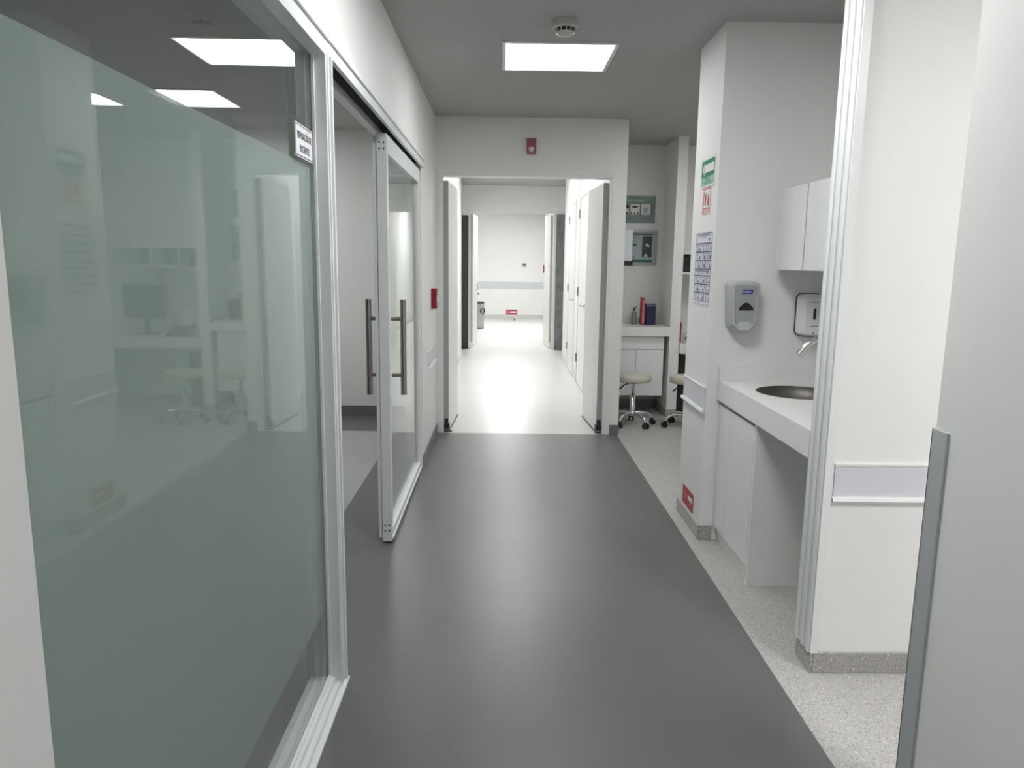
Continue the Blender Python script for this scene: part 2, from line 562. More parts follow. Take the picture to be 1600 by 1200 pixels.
MB().box(DX0, DX1, Y0 + .045, Y1 - .045, 2.095, 2.19, ALU).build('top_rail', d, bevel=.0015)
MB().box(-.634, -.624, Y0 + .045, Y1 - .045, .075, 2.095, GLASS).build('glass_pane', d)
MB().tube([(-.628, Y0 + .02, .008), (-.628, Y0 + .02, .014)], .014, BLACK).build('floor_guide', d)
for s, x in ((1, DX1), (-1, DX0)):
    hx = -.628 + s * .092
    h = MB().tube([(hx, 3.955, .832), (hx, 3.955, 1.348)], .0165, STEEL, 22).build('pull_handle', d)
    h['label'] = 'brushed steel tube handle'
    for z in (.940, 1.245):
        MB().tube([(x - s * .006, 3.955, z), (hx, 3.955, z)], .011, STEEL, 16).build('standoff', h)
b = MB()
b.box(DX0 - .004, DX1 + .004, 3.935, 3.975, .93, .95, ALU); 
b.box(DX0 - .004, DX1 + .004, 3.935, 3.975, 1.235, 1.255, ALU)
b.build('handle_clamp', d)

# sign on the glass
b = MB()
M = face_posx(-.623, 2.375, 1.905)
b.box(-.102, .098, -.048, .050, .0, .003, PAPER, M)
for q in ((-.098, .094, .044, .0465), (-.098, .094, -.0445, -.042)): rect(b, M, *q, INK, .003)
for q in ((-.098, -.0965, -.0445, .0465), (.0925, .094, -.0445, .0465)): rect(b, M, *q, INK, .003)
b.text('PREPARACIÓN DE', M @ Matrix.Translation((0, .016, .0034)), .030, INK, .66)
b.text('PACIENTES', M @ Matrix.Translation((0, -.022, .0034)), .030, INK, .72)
tag(b.build('glass_sign'), 'small white lettered sign stuck on the clear glass beside the white post', 'sign')

# ================================================================ CEILING THINGS
def light(x0, x1, y0, y1, z, strength, label, group=None, col=(1, 1, 1)):
    t = thing('ceiling_light', label, 'ceiling light', ((x0 + x1) / 2, (y0 + y1) / 2, z - .012), 0, group)
    b = MB()
    e = .022
    for q in ((x0 - e, x1 + e, y0 - e, y0), (x0 - e, x1 + e, y1, y1 + e), (x0 - e, x0, y0, y1), (x1, x1 + e, y0, y1)):
        b.box(*q, z - .010, z, TRIM)
    b.build('frame', t, bevel=.0015)
    b = MB().box(x0, x1, y0, y1, z - .006, z - .001, emit_mat('lit_diffuser', col, strength))
    b.build('diffuser', t)
    return t
light(0.0, .62, 4.42, 4.99, CZ, LAMP_NEAR, 'square lit ceiling panel over the grey corridor floor in front of the double doors')
light(0.0, .62, -1.2, -.6, CZ, LAMP_BEHIND, 'square lit ceiling panel at the near end of the corridor, farthest from the double doors')
light(0.0, .62, 2.2, 2.8, CZ, LAMP_WASH, 'square lit ceiling panel over the corridor between the glass partition and the ribbed jamb')
light(1.75, 2.35, .5, 1.1, CZ, LAMP_SIDE, 'square lit ceiling panel over the side passage behind the nearest right wall')
light(1.86, 2.46, 5.72, 6.32, CZ, LAMP_NEAR * 1.2, 'square lit ceiling panel over the work station, seen only as a reflection')
light(-2.79, -2.17, 5.74, 6.32, CZ, LAMP_ROOM, 'square lit ceiling panel in the room behind the glass, above the frosted film')
for i, y in enumerate((8.3, 10.7)):
    light(-.15, .45, y, y + .6, CZF, LAMP_FAR, ('first', 'second')[i] + ' lit ceiling panel of the bright corridor beyond the double doors')
for i, y in enumerate((14.6, 17.6)):
    light(-.3, .5, y, y + .8, CZF + .1, LAMP_FAR * 1.6, ('nearer', 'farther')[i] + ' lit ceiling panel of the end room')

t = thing('smoke_detector', 'round off-white smoke detector on the ceiling before the light panel', 'smoke detector', (.305, 4.03, CZ))
b = MB()
b.lathe([(.056, 0), (.058, -.004), (.058, -.024), (.062, -.028), (.062, -.036), (.056, -.042)], (.305, 4.03, CZ), OFFW, 36)
b.build('base', t)
b = MB()
b.lathe([(.054, -.042), (.046, -.060), (.044, -.061)], (.305, 4.03, CZ), BLACK, 36)
for k in range(12):
    a = 2 * pi * k / 12
    b.tube([(.305 + .056 * cos(a), 4.03 + .056 * sin(a), CZ - .041), (.305 + .043 * cos(a), 4.03 + .043 * sin(a), CZ - .062)], .0028, OFFW, 6)
b.build('vent_ring', t)['label'] = 'dark slotted ring'
b = MB()
b.lathe([(.047, -.058), (.048, -.062), (.030, -.074), (.001, -.077)], (.305, 4.03, CZ), OFFW, 36)
b.build('cap', t)

t = thing('alarm_strobe', 'dark red alarm strobe with a clear lens above the double door opening', 'alarm', (.227, 6.6, 2.475))
b = MB(); b.prism(rrect(.078, .125, .004), face_negy(.227, 6.6, 2.54), .035, RED); b.build('housing', t, bevel=.002)
b = MB(); b.loft([[(.227 + x * s, y, 2.518 + z * s) for x, z in rrect(.044, .026, .005)] for y, s in ((6.565, 1), (6.550, .8))], WHITEP, False)
b.add([(.205, 6.564, 2.503), (.249, 6.564, 2.503), (.227, 6.556, 2.482)], [(0, 1, 2)], WHITEP)
b.build('lens', t)['label'] = 'clear white lens'

t = thing('call_point', 'red manual fire call point on the left wall beside the sliding door', 'fire call point', (-.6, 6.22, 1.16))
b = MB(); b.prism(rrect(.12, .165, .006), face_posx(-.6, 6.22, 1.245), .045, RED); b.build('housing', t, bevel=.003)
b = MB(); b.prism(rrect(.07, .05, .004), face_posx(-.555, 6.22, 1.235), .008, WHITEP); b.build('pull_bar', t)['label'] = 'white pull bar'

# ================================================================ DOUBLE DOORS
def leaf(name, label, loc, rz, side, h=2.25, L=.72, hw=True, group=None):
    """hinge at the origin, leaf along local +Y; side=+1: corridor face is +X"""
    t = thing(name, label, 'door', loc, rz, group)
    MB().box(-.02, .02, 0, L, .012, h, LAMD).build('panel', t, bevel=.002, local=True)
    b = MB()
    b.box(-.021, .021, -.004, 0, .11, h, mat('door_edge', (.42, .43, .43), .5))
    b.build('edge_strip', t, local=True)['label'] = 'grey edge strip'
    if hw:
        b = MB()
        b.box(-.026, .026, -.012, .06, .022, .075, DARKM)
        b.box(-.018, .018, -.008, .04, .075, .125, DARKM)
        b.tube([(0, .02, .0), (0, .02, .022)], .02, DARKM)
        b.box(-.03 if side < 0 else -.026, .05 * side if side > 0 else .026, -.012, .02, .0, .010, DARKM)
        b.build('floor_pivot', t, bevel=.002, local=True)['label'] = 'dark metal floor pivot'
        b = MB().box(-.006 + side * .02, .006 + side * .02, .06, L, .0, .016, mat('dark_grey_strip', (.2, .2, .2), .7))  # dark grey strip along the foot of the leaf
        b.build('bottom_strip', t, local=True)
    return t
leaf('door_leaf', 'left white leaf of the double doors, standing open into the bright corridor', (-.513, 6.655, 0), radians(-3), 1)
leaf('door_leaf', 'right white leaf of the double doors, standing open into the bright corridor', (.892, 6.655, 0), radians(4), -1)
lv = leaf('door_leaf', 'far left white door leaf at the second doorway, with a lock', (-.577, 13.43, 0), radians(-5), 1, 2.40, .72, False)
b = MB()
b.box(.02, .03, .62, .67, 1.02, 1.14, DARKM); b.tube([(.03, .65, .96), (.06, .65, .96), (.06, .57, .96)], .009, DARKM)
b.build('lever_handle', lv, local=True)
leaf('door_leaf', 'far right white door leaf at the second doorway, beside the red box', (.857, 13.43, 0), radians(5), -1, 2.40, .72, False)

def corridor_door(n, y0, y1, label, X=.98, sx=-1, hinge_far=True, h=2.36, leverz=1.05):
    """closed door in a corridor wall that faces sx"""
    t = thing('corridor_door', label, 'door', (X, (y0 + y1) / 2, 0))
    a = lambda q0, q1: (min(X + sx * q0, X + sx * q1), max(X + sx * q0, X + sx * q1))
    b = MB()
    for q in ((y0 - .045, y0, 0, h + .045), (y1, y1 + .045, 0, h + .045), (y0, y1, h, h + .045)):
        b.box(*a(0, .016), *q, TRIM)
    b.build('door_frame', t, bevel=.002)
    b = MB(); b.box(*a(0, .008), y0 + .004, y1 - .004, .012, h - .004, LAMD)
    b.box(*a(0, .001), y0, y1, 0, h, GAP)
    lf = b.build('panel', t)
    hy = y1 if hinge_far else y0
    ly = y0 + .09 if hinge_far else y1 - .09
    dr = 1 if hinge_far else -1
    for z in (.33, 1.19, 2.17):
        MB().tube([(X + sx * .020, hy, z - .055), (X + sx * .020, hy, z + .055)], .011, STEEL, 10).build('hinge', t)
    b = MB()
    b.tube([(X + sx * .006, ly, leverz), (X + sx * .016, ly, leverz)], .026, STEEL, 18)
    b.tube([(X + sx * .016, ly, leverz), (X + sx * .055, ly, leverz), (X + sx * .058, ly + dr * .01, leverz), (X + sx * .058, ly + dr * .12, leverz)], .009, STEEL, 10)
    b.build('lever_handle', t)
    return t
corridor_door(1, 8.74, 9.60, 'nearer closed white door on the right wall of the bright corridor')
corridor_door(2, 10.17, 11.03, 'farther closed white door on the right wall of the bright corridor')
corridor_door(3, 9.3, 10.2, 'closed white door on the left wall of the bright corridor', X=-.69, sx=1)
t = thing('side_doorway', 'grey frosted door standing open at the right of the second doorway', 'door', (1.1, 13.26, 0))
MB().box(.925, 1.36, 13.24, 13.275, .01, 2.39, GREYD).build('panel', t)
b = MB(); b.tube([(1.0, 13.24, 1.02), (1.0, 13.19, 1.02), (1.09, 13.19, 1.02)], .01, CHROME, 10); b.build('lever_handle', t)
t = thing('side_doorway', 'dark panel painted as the shaded opening left of the second doorway', 'door', (-.8, 13.26, 0))
MB().box(-1.08, -.628, 13.24, 13.275, .01, 2.36, WAYSHADE).build('panel', t)  # added dark panel, painted as the shade inside a doorway
b = MB(); b.tube([(-.72, 13.24, .98), (-.72, 13.19, .98), (-.80, 13.19, .98)], .01, CHROME, 10); b.build('lever_handle', t)

# far room things
t = thing('waste_bin', 'brushed steel cylindrical waste bin with a black rim in the end room', 'bin', (-.575, 17.4, 0))
MB().lathe([(.12, .0), (.125, .01), (.125, .60)], (-.575, 17.4, 0), STEEL, 36).build('body', t)
MB().lathe([(.126, .59), (.130, .60), (.130, .628), (.118, .632), (.001, .622)], (-.575, 17.4, 0), BLACK, 36).build('rim', t)['label'] = 'black lid rim'
MB().lathe([(.126, .0), (.129, .004), (.129, .018), (.126, .02)], (-.575, 17.4, 0), BLACK, 36).build('base_ring', t)
b = MB()
M = Matrix.Translation((-.575, 17.4, .42)) @ Matrix.Rotation(radians(-38), 4, 'Z') @ Matrix.Rotation(radians(90), 4, 'Y')
b.lathe([(.001, .120), (.066, .119)], (0, 0, 0), BLACK, 24, M); b.lathe([(.066, .100), (.066, .132), (.080, .132), (.080, .100)], (0, 0, 0), DARKM, 24, M)
b.build('opening', t)['label'] = 'dark round opening'
t = thing('thermostat', 'small white thermostat with a dark display on the end wall', 'thermostat', (.58, 21, 1.43))
b = MB(); b.prism(rrect(.13, .11, .008), face_negy(.58, 21, 1.475), .03, OFFW); b.build('body', t)
b = MB(); b.prism(rrect(.075, .045, .004), face_negy(.58, 20.97, 1.495), .003, INK); b.build('display', t)
t = thing('call_point', 'small red fire call point at the right end of the end room', 'fire call point', (1.12, 20.4, 1.3))
b = MB(); b.box(1.085, 1.145, 20.34, 20.47, 1.29, 1.49, RED); b.build('housing', t, bevel=.004)
MB().box(1.079, 1.085, 20.37, 20.44, 1.35, 1.41, WHITEP).build('pull_bar', t)
b = MB()
M = face_negy(.243, 21.0, .155)
b.box(-.16, .16, -.075, .075, 0, .003, SRED, M)
rect(b, M, -.02, .13, -.022, .028, WHITEP, .003)
b.prism([(-.055, .0), (-.02, .045), (-.02, -.04)], M @ Matrix.Translation((0, 0, .003)), .0008, WHITEP)
rect(b, M, -.14, -.075, -.05, .05, SPINK, .003)
tag(b.build('evacuation_sign'), 'small red arrow sign low on the end wall above the skirting', 'sign')
t = thing('door_stop', 'small dark door stop on the pale floor under the red sign', 'door stop', (.31, 20.0, 0))
MB().lathe([(.022, 0), (.022, .004), (.016, .008)], (.31, 20.0, 0), STEEL, 16).build('base', t)
MB().lathe([(.014, .006), (.017, .03), (.012, .055), (.001, .057)], (.31, 20.0, 0), DARKM, 16).build('bumper', t)

# ================================================================ SIGNS ON THE PILLAR
# green sign with a left arrow
b = MB()
M = face_negx(1.13, 4.20, 2.058)
b.box(-.148, .138, -.082, .082, 0, .003, WHITEP, M)
rect(b, M, -.134, .125, -.068, .068, SGREEN, .003)
rect(b, M, -.134, .125, -.066, -.024, SLGREEN, .0036)
rect(b, M, -.080, .112, .0, .044, WHITEP, .0036)
b.prism([(-.118, .022), (-.070, .058), (-.070, -.014)], M @ Matrix.Translation((0, 0, .0036)), .0006, WHITEP)
b.text('RUTA DE', M @ Matrix.Translation((-.004, -.034, .0042)), .022, SGREEN)
b.text('EVACUACIÓN', M @ Matrix.Translation((-.004, -.055, .0042)), .022, SGREEN)
tag(b.build('evacuation_sign'), 'green evacuation route sign with a white arrow pointing left, high on the pillar', 'sign')
# red extinguisher sign
b = MB()
M = face_negx(1.13, 4.203, 1.905)
b.box(-.085, .085, -.075, .075, 0, .003, WHITEP, M)
rect(b, M, -.078, .078, -.067, .067, SPINK, .003)
rect(b, M, -.070, .070, -.040, .058, WHITEP, .0036)
b.prism(rrect(.024, .06, .008, 4, -.018, .002), M @ Matrix.Translation((0, 0, .0042)), .0006, SRED)
rect(b, M, -.022, -.014, .030, .042, SRED, .0042)
rect(b, M, -.014, .006, .038, .043, SRED, .0042); rect(b, M, .002, .007, .0, .040, SRED, .0042)
b.prism([(.022, -.03), (.030, .025), (.044, .045), (.048, .02), (.058, .0), (.052, -.03)], M @ Matrix.Translation((0, 0, .0042)), .0006, SRED)
rect(b, M, -.060, -.044, -.03, .05, SPINK, .0042)
for k in range(2): rect(b, M, -.06 + k * .01, .058 - k * .01, -.053 - k * .009, -.048 - k * .009, WHITEP, .0036)
tag(b.build('extinguisher_sign'), 'small faded red pictogram sign on the pillar under the green sign', 'sign')
# chart with rows of boxes
b = MB()
M = face_negx(1.13, 4.213, 1.535)
W_, H_ = .335, .385
b.box(-.175, .175, -.215, .20, 0, .002, PAPER, M)
b2 = -.163
rows = [(.192, .135, 1), (.135, .088, 3), (.088, .040, 3), (.040, -.008, 3), (-.008, -.045, 1), (-.045, -.093, 3), (-.093, -.140, 3), (-.140, -.190, 3)]
for top, bot, n in rows:
    rect(b, M, -.163, .163, top - .004, top, NAVYP, .002)
    rect(b, M, -.163, .163, bot, bot + .003, NAVYP, .002)
    cw = .326 / n
    for k in range(n + 1):
        x = -.163 + k * cw
        rect(b, M, min(x, .159), min(x, .159) + .004, bot, top, NAVYP, .002)
    for k in range(n):
        x = -.163 + k * cw
        if n == 1:
            rect(b, M, x + .02, x + cw - .03, top - .014, top - .009, NAVYP, .0026)
            rect(b, M, x + .06, x + cw - .09, top - .025, top - .020, PALEB, .0026)
            b.prism(rrect(.018, .018, .006, 3, x + cw - .05, bot + .02), M @ Matrix.Translation((0, 0, .0026)), .0006, NAVYP)
        else:
            rect(b, M, x + .010, x + cw - .012, top - .012, top - .008, PALEB, .0026)
            hx = x + cw * random.uniform(.35, .65)
            b.prism(rrect(.010, .010, .004, 3, hx, bot + .030), M @ Matrix.Translation((0, 0, .0026)), .0006, NAVYP)
            b.prism([(hx - .012, bot + .006), (hx - .006, bot + .024), (hx + .008, bot + .024), (hx + .014, bot + .006)], M @ Matrix.Translation((0, 0, .0026)), .0006, PALEB)
            rect(b, M, x + cw * .72, x + cw * .90, bot + .007, bot + random.uniform(.018, .03), random.choice((PALEB, NAVYP)), .0026)
for k in range(4): rect(b, M, -.16 + k * .085, -.095 + k * .085, -.207, -.203, PALEB, .002)
tag(b.build('wall_chart'), 'tall white chart with a blue grid of pictograms on the pillar', 'poster')
# low red arrow sign
b = MB()
M = face_negx(1.13, 4.262, .158)
b.box(-.128, .118, -.055, .055, 0, .003, SRED, M)
rect(b, M, .0, .085, -.004, .024, WHITEP, .003)
b.prism([(.085, .034), (.085, -.014), (.108, .010)], M @ Matrix.Translation((0, 0, .003)), .0008, WHITEP)
b.prism(rrect(.014, .014, .005, 3, -.060, .034), M @ Matrix.Translation((0, 0, .003)), .0006, SPINK)
b.prism([(-.105, -.03), (-.085, .0), (-.095, .02), (-.05, .024), (-.03, .0), (-.055, -.005), (-.04, -.036), (-.07, -.012)], M @ Matrix.Translation((0, 0, .003)), .0006, SPINK)
rect(b, M, -.005, .09, -.036, -.026, SPINK, .003)
tag(b.build('evacuation_sign'), 'dark red arrow sign at the foot of the pillar just above the skirting', 'sign')

# ================================================================ WASH ALCOVE
t = thing('base_cabinet', 'white base cabinet with two flush doors under the wash basin', 'cabinet', (1.5, 3.7, 0))
b = MB()
b.box(1.225, 1.785, 3.41, 3.995, .09, .11, LAM)
b.box(1.225, 1.785, 3.975, 3.995, .11, .74, LAM)
b.box(1.225, 1.242, 3.41, 3.975, .11, .81, LAM)
b.box(1.235, 1.785, 3.41, 3.995, 0, .09, LAM)
b.box(1.222, 1.226, 3.41, 3.99, .795, .812, GAP)
b.box(1.2235, 1.2255, 3.795, 3.805, .10, .79, GAP)
b.build('body', t)
MB().box(1.205, 1.785, 3.385, 3.408, 0, .813, LAM).build('side_panel', t, bevel=.001)
MB().box(1.204, 1.223, 3.415, 3.798, .095, .792, LAM).build('door', t, bevel=.0015)
MB().box(1.204, 1.223, 3.802, 3.994, .095, .792, LAM).build('door', t, bevel=.0015)

# countertop with a round cut-out
CX, CY, CR = 1.485, 3.62, .205
b = MB()
n = 48
cz0, cz1 = .815, .925
X0, X1, YA, YB = 1.19, 1.80, 2.762, 3.998
def border(a):
    dx, dy = cos(a), sin(a)
    tt = []
    if dx > 1e-9: tt.append((X1 - CX) / dx)
    if dx < -1e-9: tt.append((X0 - CX) / dx)
    if dy > 1e-9: tt.append((YB - CY) / dy)
    if dy < -1e-9: tt.append((YA - CY) / dy)
    s = min(tt)
    return (CX + dx * s, CY + dy * s)
angs = sorted(set([2 * pi * k / n for k in range(n)] + [math.atan2(y - CY, x - CX) % (2 * pi) for x in (X0, X1) for y in (YA, YB)]))
inn = [(CX + CR * cos(a), CY + CR * sin(a)) for a in angs]
outp = [border(a) for a in angs]
N = len(angs)
vs_ = [(x, y, cz1) for x, y in inn] + [(x, y, cz1) for x, y in outp] + [(x, y, cz0) for x, y in inn] + [(x, y, cz0) for x, y in outp]
fs = []
for k in range(N):
    q = (k + 1) % N
    fs += [(k, N + k, N + q, q), (2 * N + k, 2 * N + q, 3 * N + q, 3 * N + k), (N + k, 3 * N + k, 3 * N + q, N + q), (k, q, 2 * N + q, 2 * N + k)]
b.add(vs_, fs, SOLID)
ct = thing('countertop', 'thick white countertop with a round basin hole and backsplash in the wash alcove', 'countertop', (1.5, 3.4, .815))
b.build('slab', ct)
MB().box(1.19, 1.80, 3.978, 3.999, .925, 1.0, SOLID).build('backsplash', ct, bevel=.001)
MB().box(1.78, 1.80, 2.762, 3.978, .925, 1.0, SOLID).build('backsplash', ct, bevel=.001)
t = thing('wash_basin', 'round stainless steel basin sunk into the white countertop', 'sink', (CX, CY, .74))
b = MB()
b.lathe([(.03, .745), (.13, .755), (.18, .79), (.198, .86), (.2045, .921), (.2045, .9255), (.200, .9255), (.193, .86), (.175, .795), (.128, .760), (.028, .750)][::-1], (CX, CY, 0), SINKS, 48)
b.build('bowl', t)
MB().lathe([(.001, .753), (.028, .7525), (.031, .750)], (CX, CY, 0), DARKM, 24).build('drain', t)
t = thing('wall_faucet', 'chrome wall spout bending down over the round basin', 'faucet', (1.8, 3.66, 1.19))
b = MB()
pts = [(1.80, 3.66, 1.19), (1.66, 3.66, 1.198)]
for k in range(1, 8):
    a = radians(90 + k * 9)
    pts.append((1.62 + .13 * cos(a), 3.66, 1.068 + .13 * sin(a)))
pts.append((1.500, 3.66, 1.120))
b.tube(pts, [.0165] * (len(pts) - 1) + [.017], CHROME, 20)
b.build('spout', t)
MB().tube([(1.80, 3.66, 1.19), (1.79, 3.66, 1.19)], .03, CHROME, 24).build('wall_flange', t)
MB().tube([(1.502, 3.66, 1.126), (1.490, 3.66, 1.108)], .0195, CHROME, 20).build('aerator', t)

# upper cabinet with rounded end
t = thing('wall_cabinet', 'white wall cabinet with a rounded end above the wash basin', 'cabinet', (1.6, 3.4, 1.53))
def foot(y0, y1, x0, rounded):
    if not rounded:
        return [(1.80, y0), (1.80, y1), (x0, y1), (x0, y0)]
    r = .085 if x0 < 1.44 else .065
    p = [(x0, y0), (1.80, y0), (1.80, y1)]
    for k in range(25):
        a = radians(90 + 90 * k / 24)
        p.append((x0 + r + r * cos(a), y1 - r + r * sin(a)))
    return p
Mz = Matrix.Translation((0, 0, 1.535))
b = MB(); b.prism(foot(2.765, 3.985, 1.452, True), Mz, .40, LAM)
for y in (3.15, 3.555): b.box(1.4505, 1.4525, y - .006, y + .006, 1.536, 1.934, GAP)
b.build('body', t)
for y0, y1, rd in ((2.765, 3.1475, False), (3.1525, 3.5525, False), (3.5575, 3.99, True)):
    M = Matrix.Translation((0, 0, 1.53))
    if rd:
        outer = foot(y0, y1, 1.432, True)[3:]
        poly = outer + [(1.432, y0), (1.450, y0)] + [(x + .018, y - (.018 if y > 3.9 else 0)) for x, y in outer[::-1]]
        b = MB()
        # curved door as a strip
        o_ = [(1.432, y0)] + outer[::-1]
        i_ = [(1.450, y0)] + [(1.432 + .085 + (x - 1.517) * .79, 3.905 + (y - 3.905) * .79) for x, y in outer[::-1]]
        for k in range(len(o_) - 1):
            b.add([(*o_[k], 1.53), (*o_[k + 1], 1.53), (*i_[k + 1], 1.53), (*i_[k], 1.53), (*o_[k], 1.937), (*o_[k + 1], 1.937), (*i_[k + 1], 1.937), (*i_[k], 1.937)],
                  [(0, 3, 2, 1), (4, 5, 6, 7), (0, 1, 5, 4), (2, 3, 7, 6)], LAM, False)
        b.build('door', t)['label'] = 'curved end door'
    else:
        MB().box(1.432, 1.450, y0, y1, 1.53, 1.937, LAM).build('door', t, bevel=.001)

# sanitizer dispenser
t = thing('sanitizer_dispenser', 'grey hand sanitizer dispenser with a blue logo on the wall left of the soap dispenser', 'dispenser', (1.283, 4.0, 1.2))
cx, cz = 1.283, 1.335
def ring(y, w_, h_, r, dz=0):
    return [(cx + x, y, cz + z + dz) for x, z in rrect(w_, h_, r, 6)]
def taper(y, wt, wb, h_, r, dz=0):
    g = []
    for x, z in rrect(1, h_, r, 6):
        pass
    for x, z in rrect(wt, h_, r, 6):
        k = (z + h_ / 2) / h_
        s = (wb + (wt - wb) * min(1, k * 3.2) ** .7) / wt
        g.append((cx + x * s, y, cz + z + dz))
    return g
b = MB()
b.loft([taper(3.999, .172, .12, .270, .035), taper(3.975, .174, .122, .270, .035), taper(3.935, .170, .118, .262, .034, .002), taper(3.908, .150, .104, .248, .03, .006), taper(3.902, .138, .096, .236, .028, .006)], DISPG)
b.build('housing', t)
b = MB(); b.loft([taper(3.9035, .124, .086, .222, .024, .006), taper(3.8985, .116, .08, .214, .022, .006)], DISPF); b.build('front_panel', t)
b = MB()
half = [(-.037, -.010), (.037, -.010), (.039, -.002), (.034, .008), (.014, .028), (0, .032), (-.014, .028), (-.034, .008), (-.039, -.002)]
b.prism(half, face_negy(cx + .004, 3.899, 1.325), .002, BLACK); b.build('window', t)['label'] = 'black sight window'
b = MB(); b.loft([[(cx + x, 3.912 + (1 - z * 0) * 0, 1.232 + z) for x, z in rrect(.085, .055, .02, 5)], [(cx + x, 3.896, 1.232 + z) for x, z in rrect(.072, .045, .018, 5)]], DISPC)
b.build('nozzle_tray', t)['label'] = 'milky nozzle cover'
b = MB()
M = face_negy(cx + .006, 3.898, 1.413)
b.prism([(-.030, -.011), (.026, -.011), (.032, .011), (-.024, .011)], M, .0012, BLUE)
b.text('PURELL', M @ Matrix.Translation((0, -.0005, .0015)), .0165, WHITEP, .9)
b.build('logo', t)['label'] = 'blue logo badge'

# soap dispenser
t = thing('soap_dispenser', 'white soap dispenser with a narrow dark slot on the wall above the faucet', 'dispenser', (1.665, 4.0, 1.18))
cx, cz = 1.655, 1.292
b = MB(); b.loft([ring(3.999, .135, .228, .03), ring(3.985, .137, .230, .03)], BLACK); b.build('back_plate', t)['label'] = 'dark back plate'
b = MB(); b.loft([ring(3.985, .132, .224, .03), ring(3.935, .128, .218, .03), ring(3.905, .106, .200, .026, -.006), ring(3.900, .096, .190, .022, -.006)], LAM); b.build('housing', t)
b = MB(); b.prism(rrect(.014, .058, .003, 3), face_negy(cx, 3.900, 1.30), .0015, BLACK); b.build('level_slot', t)['label'] = 'dark level slot'
b = MB()
M = face_negy(cx, 3.900, 1.235)
for q in ((-.022, .022, 0, .0025, INK), (-.004, .004, -.04, -.034, INK), (-.026, .020, .125, .131, PALEB)):
    b = MB(); rect(b, M, *q, 0, .001); b.build('marking', t)
MB().box(cx - .03, cx + .03, 3.93, 3.97, 1.160, 1.176, DISPC).build('nozzle', t, bevel=.004)

# ================================================================ STATION: left bay
t = thing('base_cabinet', 'white cabinet with a drawer and two doors under the far counter, behind the stool', 'cabinet', (1.36, 7.7, .215))
MB().box(1.078, 1.645, 7.47, 7.97, .215, .83, LAM).build('body', t)
MB().box(1.08, 1.643, 7.45, 7.469, .695, .822, LAM).build('drawer', t, bevel=.0015)
MB().box(1.08, 1.360, 7.45, 7.469, .215, .687, LAM).build('door', t, bevel=.0015)
MB().box(1.364, 1.643, 7.45, 7.469, .215, .687, LAM).build('door', t, bevel=.0015)
t = thing('countertop', 'white counter slab with a low backsplash in the far station bay', 'countertop', (1.38, 7.7, .832))
MB().box(1.076, 1.688, 7.40, 7.979, .832, .925, SOLID).build('slab', t, bevel=.002)
MB().box(1.076, 1.688, 7.96, 7.979, .925, .985, SOLID).build('backsplash', t, bevel=.001)
t = thing('pump_bottle', 'grey pump bottle standing on the far counter, leftmost of the items', 'bottle', (1.372, 7.72, .925))
MB().lathe([(.001, .926), (.026, .926), (.028, .935), (.028, 1.045), (.012, 1.06), (.012, 1.075)], (1.372, 7.72, 0), BOTT, 20).build('body', t)
b = MB(); b.lathe([(.013, 1.072), (.014, 1.09), (.001, 1.092)], (1.372, 7.72, 0), DARKM, 14); b.tube([(1.372, 7.72, 1.085), (1.372, 7.72, 1.105), (1.41, 7.72, 1.10)], .005, DARKM, 8); b.build('pump', t)
b = MB(); b.box(1.450, 1.474, 7.68, 7.82, .925, 1.205, REDC); b.box(1.4495, 1.4745, 7.679, 7.68, .94, 1.19, SPINK)
tag(b.build('folder'), 'tall thin red folder standing on the far counter beside the navy box', 'folder')
t = thing('carton', 'dark navy box standing on the far counter at the right', 'box', (1.54, 7.75, .925))
MB().box(1.495, 1.592, 7.68, 7.80, .925, 1.135, NAVY).build('body', t, bevel=.002)
MB().box(1.493, 1.594, 7.678, 7.802, 1.115, 1.14, mat('blue_grey_card', (.10, .12, .18), .5)).build('lid', t, bevel=.002)
# towel dispenser
t = thing('towel_dispenser', 'white towel dispenser with a black foot on the side wall of the far bay', 'dispenser', (1.13, 7.2, 1.56))
MB().box(1.076, 1.215, 7.05, 7.32, 1.575, 1.87, mat('bluish_white_abs', (.62, .67, .70), .3)).build('housing', t, bevel=.012, seg=3)
MB().box(1.10, 1.225, 7.06, 7.31, 1.535, 1.578, BLACK).build('outlet', t, bevel=.004)['label'] = 'black outlet'
# posters
b = MB()
M = face_negy(1.41, 7.98, 2.12)
b.box(-.21, .19, -.142, .142, 0, .008, TEALB, M)
for x, kind in ((-.19, 0), (-.075, 1), (.04, 2)):
    rect(b, M, x, x + .098, -.052, .058, WHITEP, .008)
    for q in ((x - .008, x - .001, -.06, .062), (x, x + .098, .058, .064)): rect(b, M, *q, INK, .0085)
    if kind == 1:
        rect(b, M, x + .02, x + .078, .018, .036, INK, .0088)
        for k in range(3): rect(b, M, x + .004 + k * .034, x + .018 + k * .034, -.048, -.030, INK, .0088)
    elif kind == 0:
        rect(b, M, x + .05, x + .098, .01, .05, INK, .0088); rect(b, M, x + .06, x + .09, -.05, -.03, INK, .0088)
    else:
        rect(b, M, x + .01, x + .08, .036, .040, SLGREEN, .0088); rect(b, M, x + .02, x + .07, -.035, .02, PALEB, .0088)
rect(b, M, .148, .153, -.052, .058, INK, .0085)
rect(b, M, -.16, .06, .088, .100, SLGREEN, .008)
tag(b.build('notice_board'), 'grey-green glass board with small framed panels, above the framed notice', 'notice board')
t = thing('framed_notice', 'silver framed notice with a teal band on the far bay wall', 'picture', (1.45, 7.98, 1.545))
M = face_negy(1.445, 7.98, 1.722)
b = MB()
for q in ((-.19, .19, .16, .185), (-.19, .19, -.185, -.16), (-.19, -.165, -.16, .16), (.165, .19, -.16, .16)): b.box(*q, 0, .018, SILVER, M)
b.build('frame', t, bevel=.002)
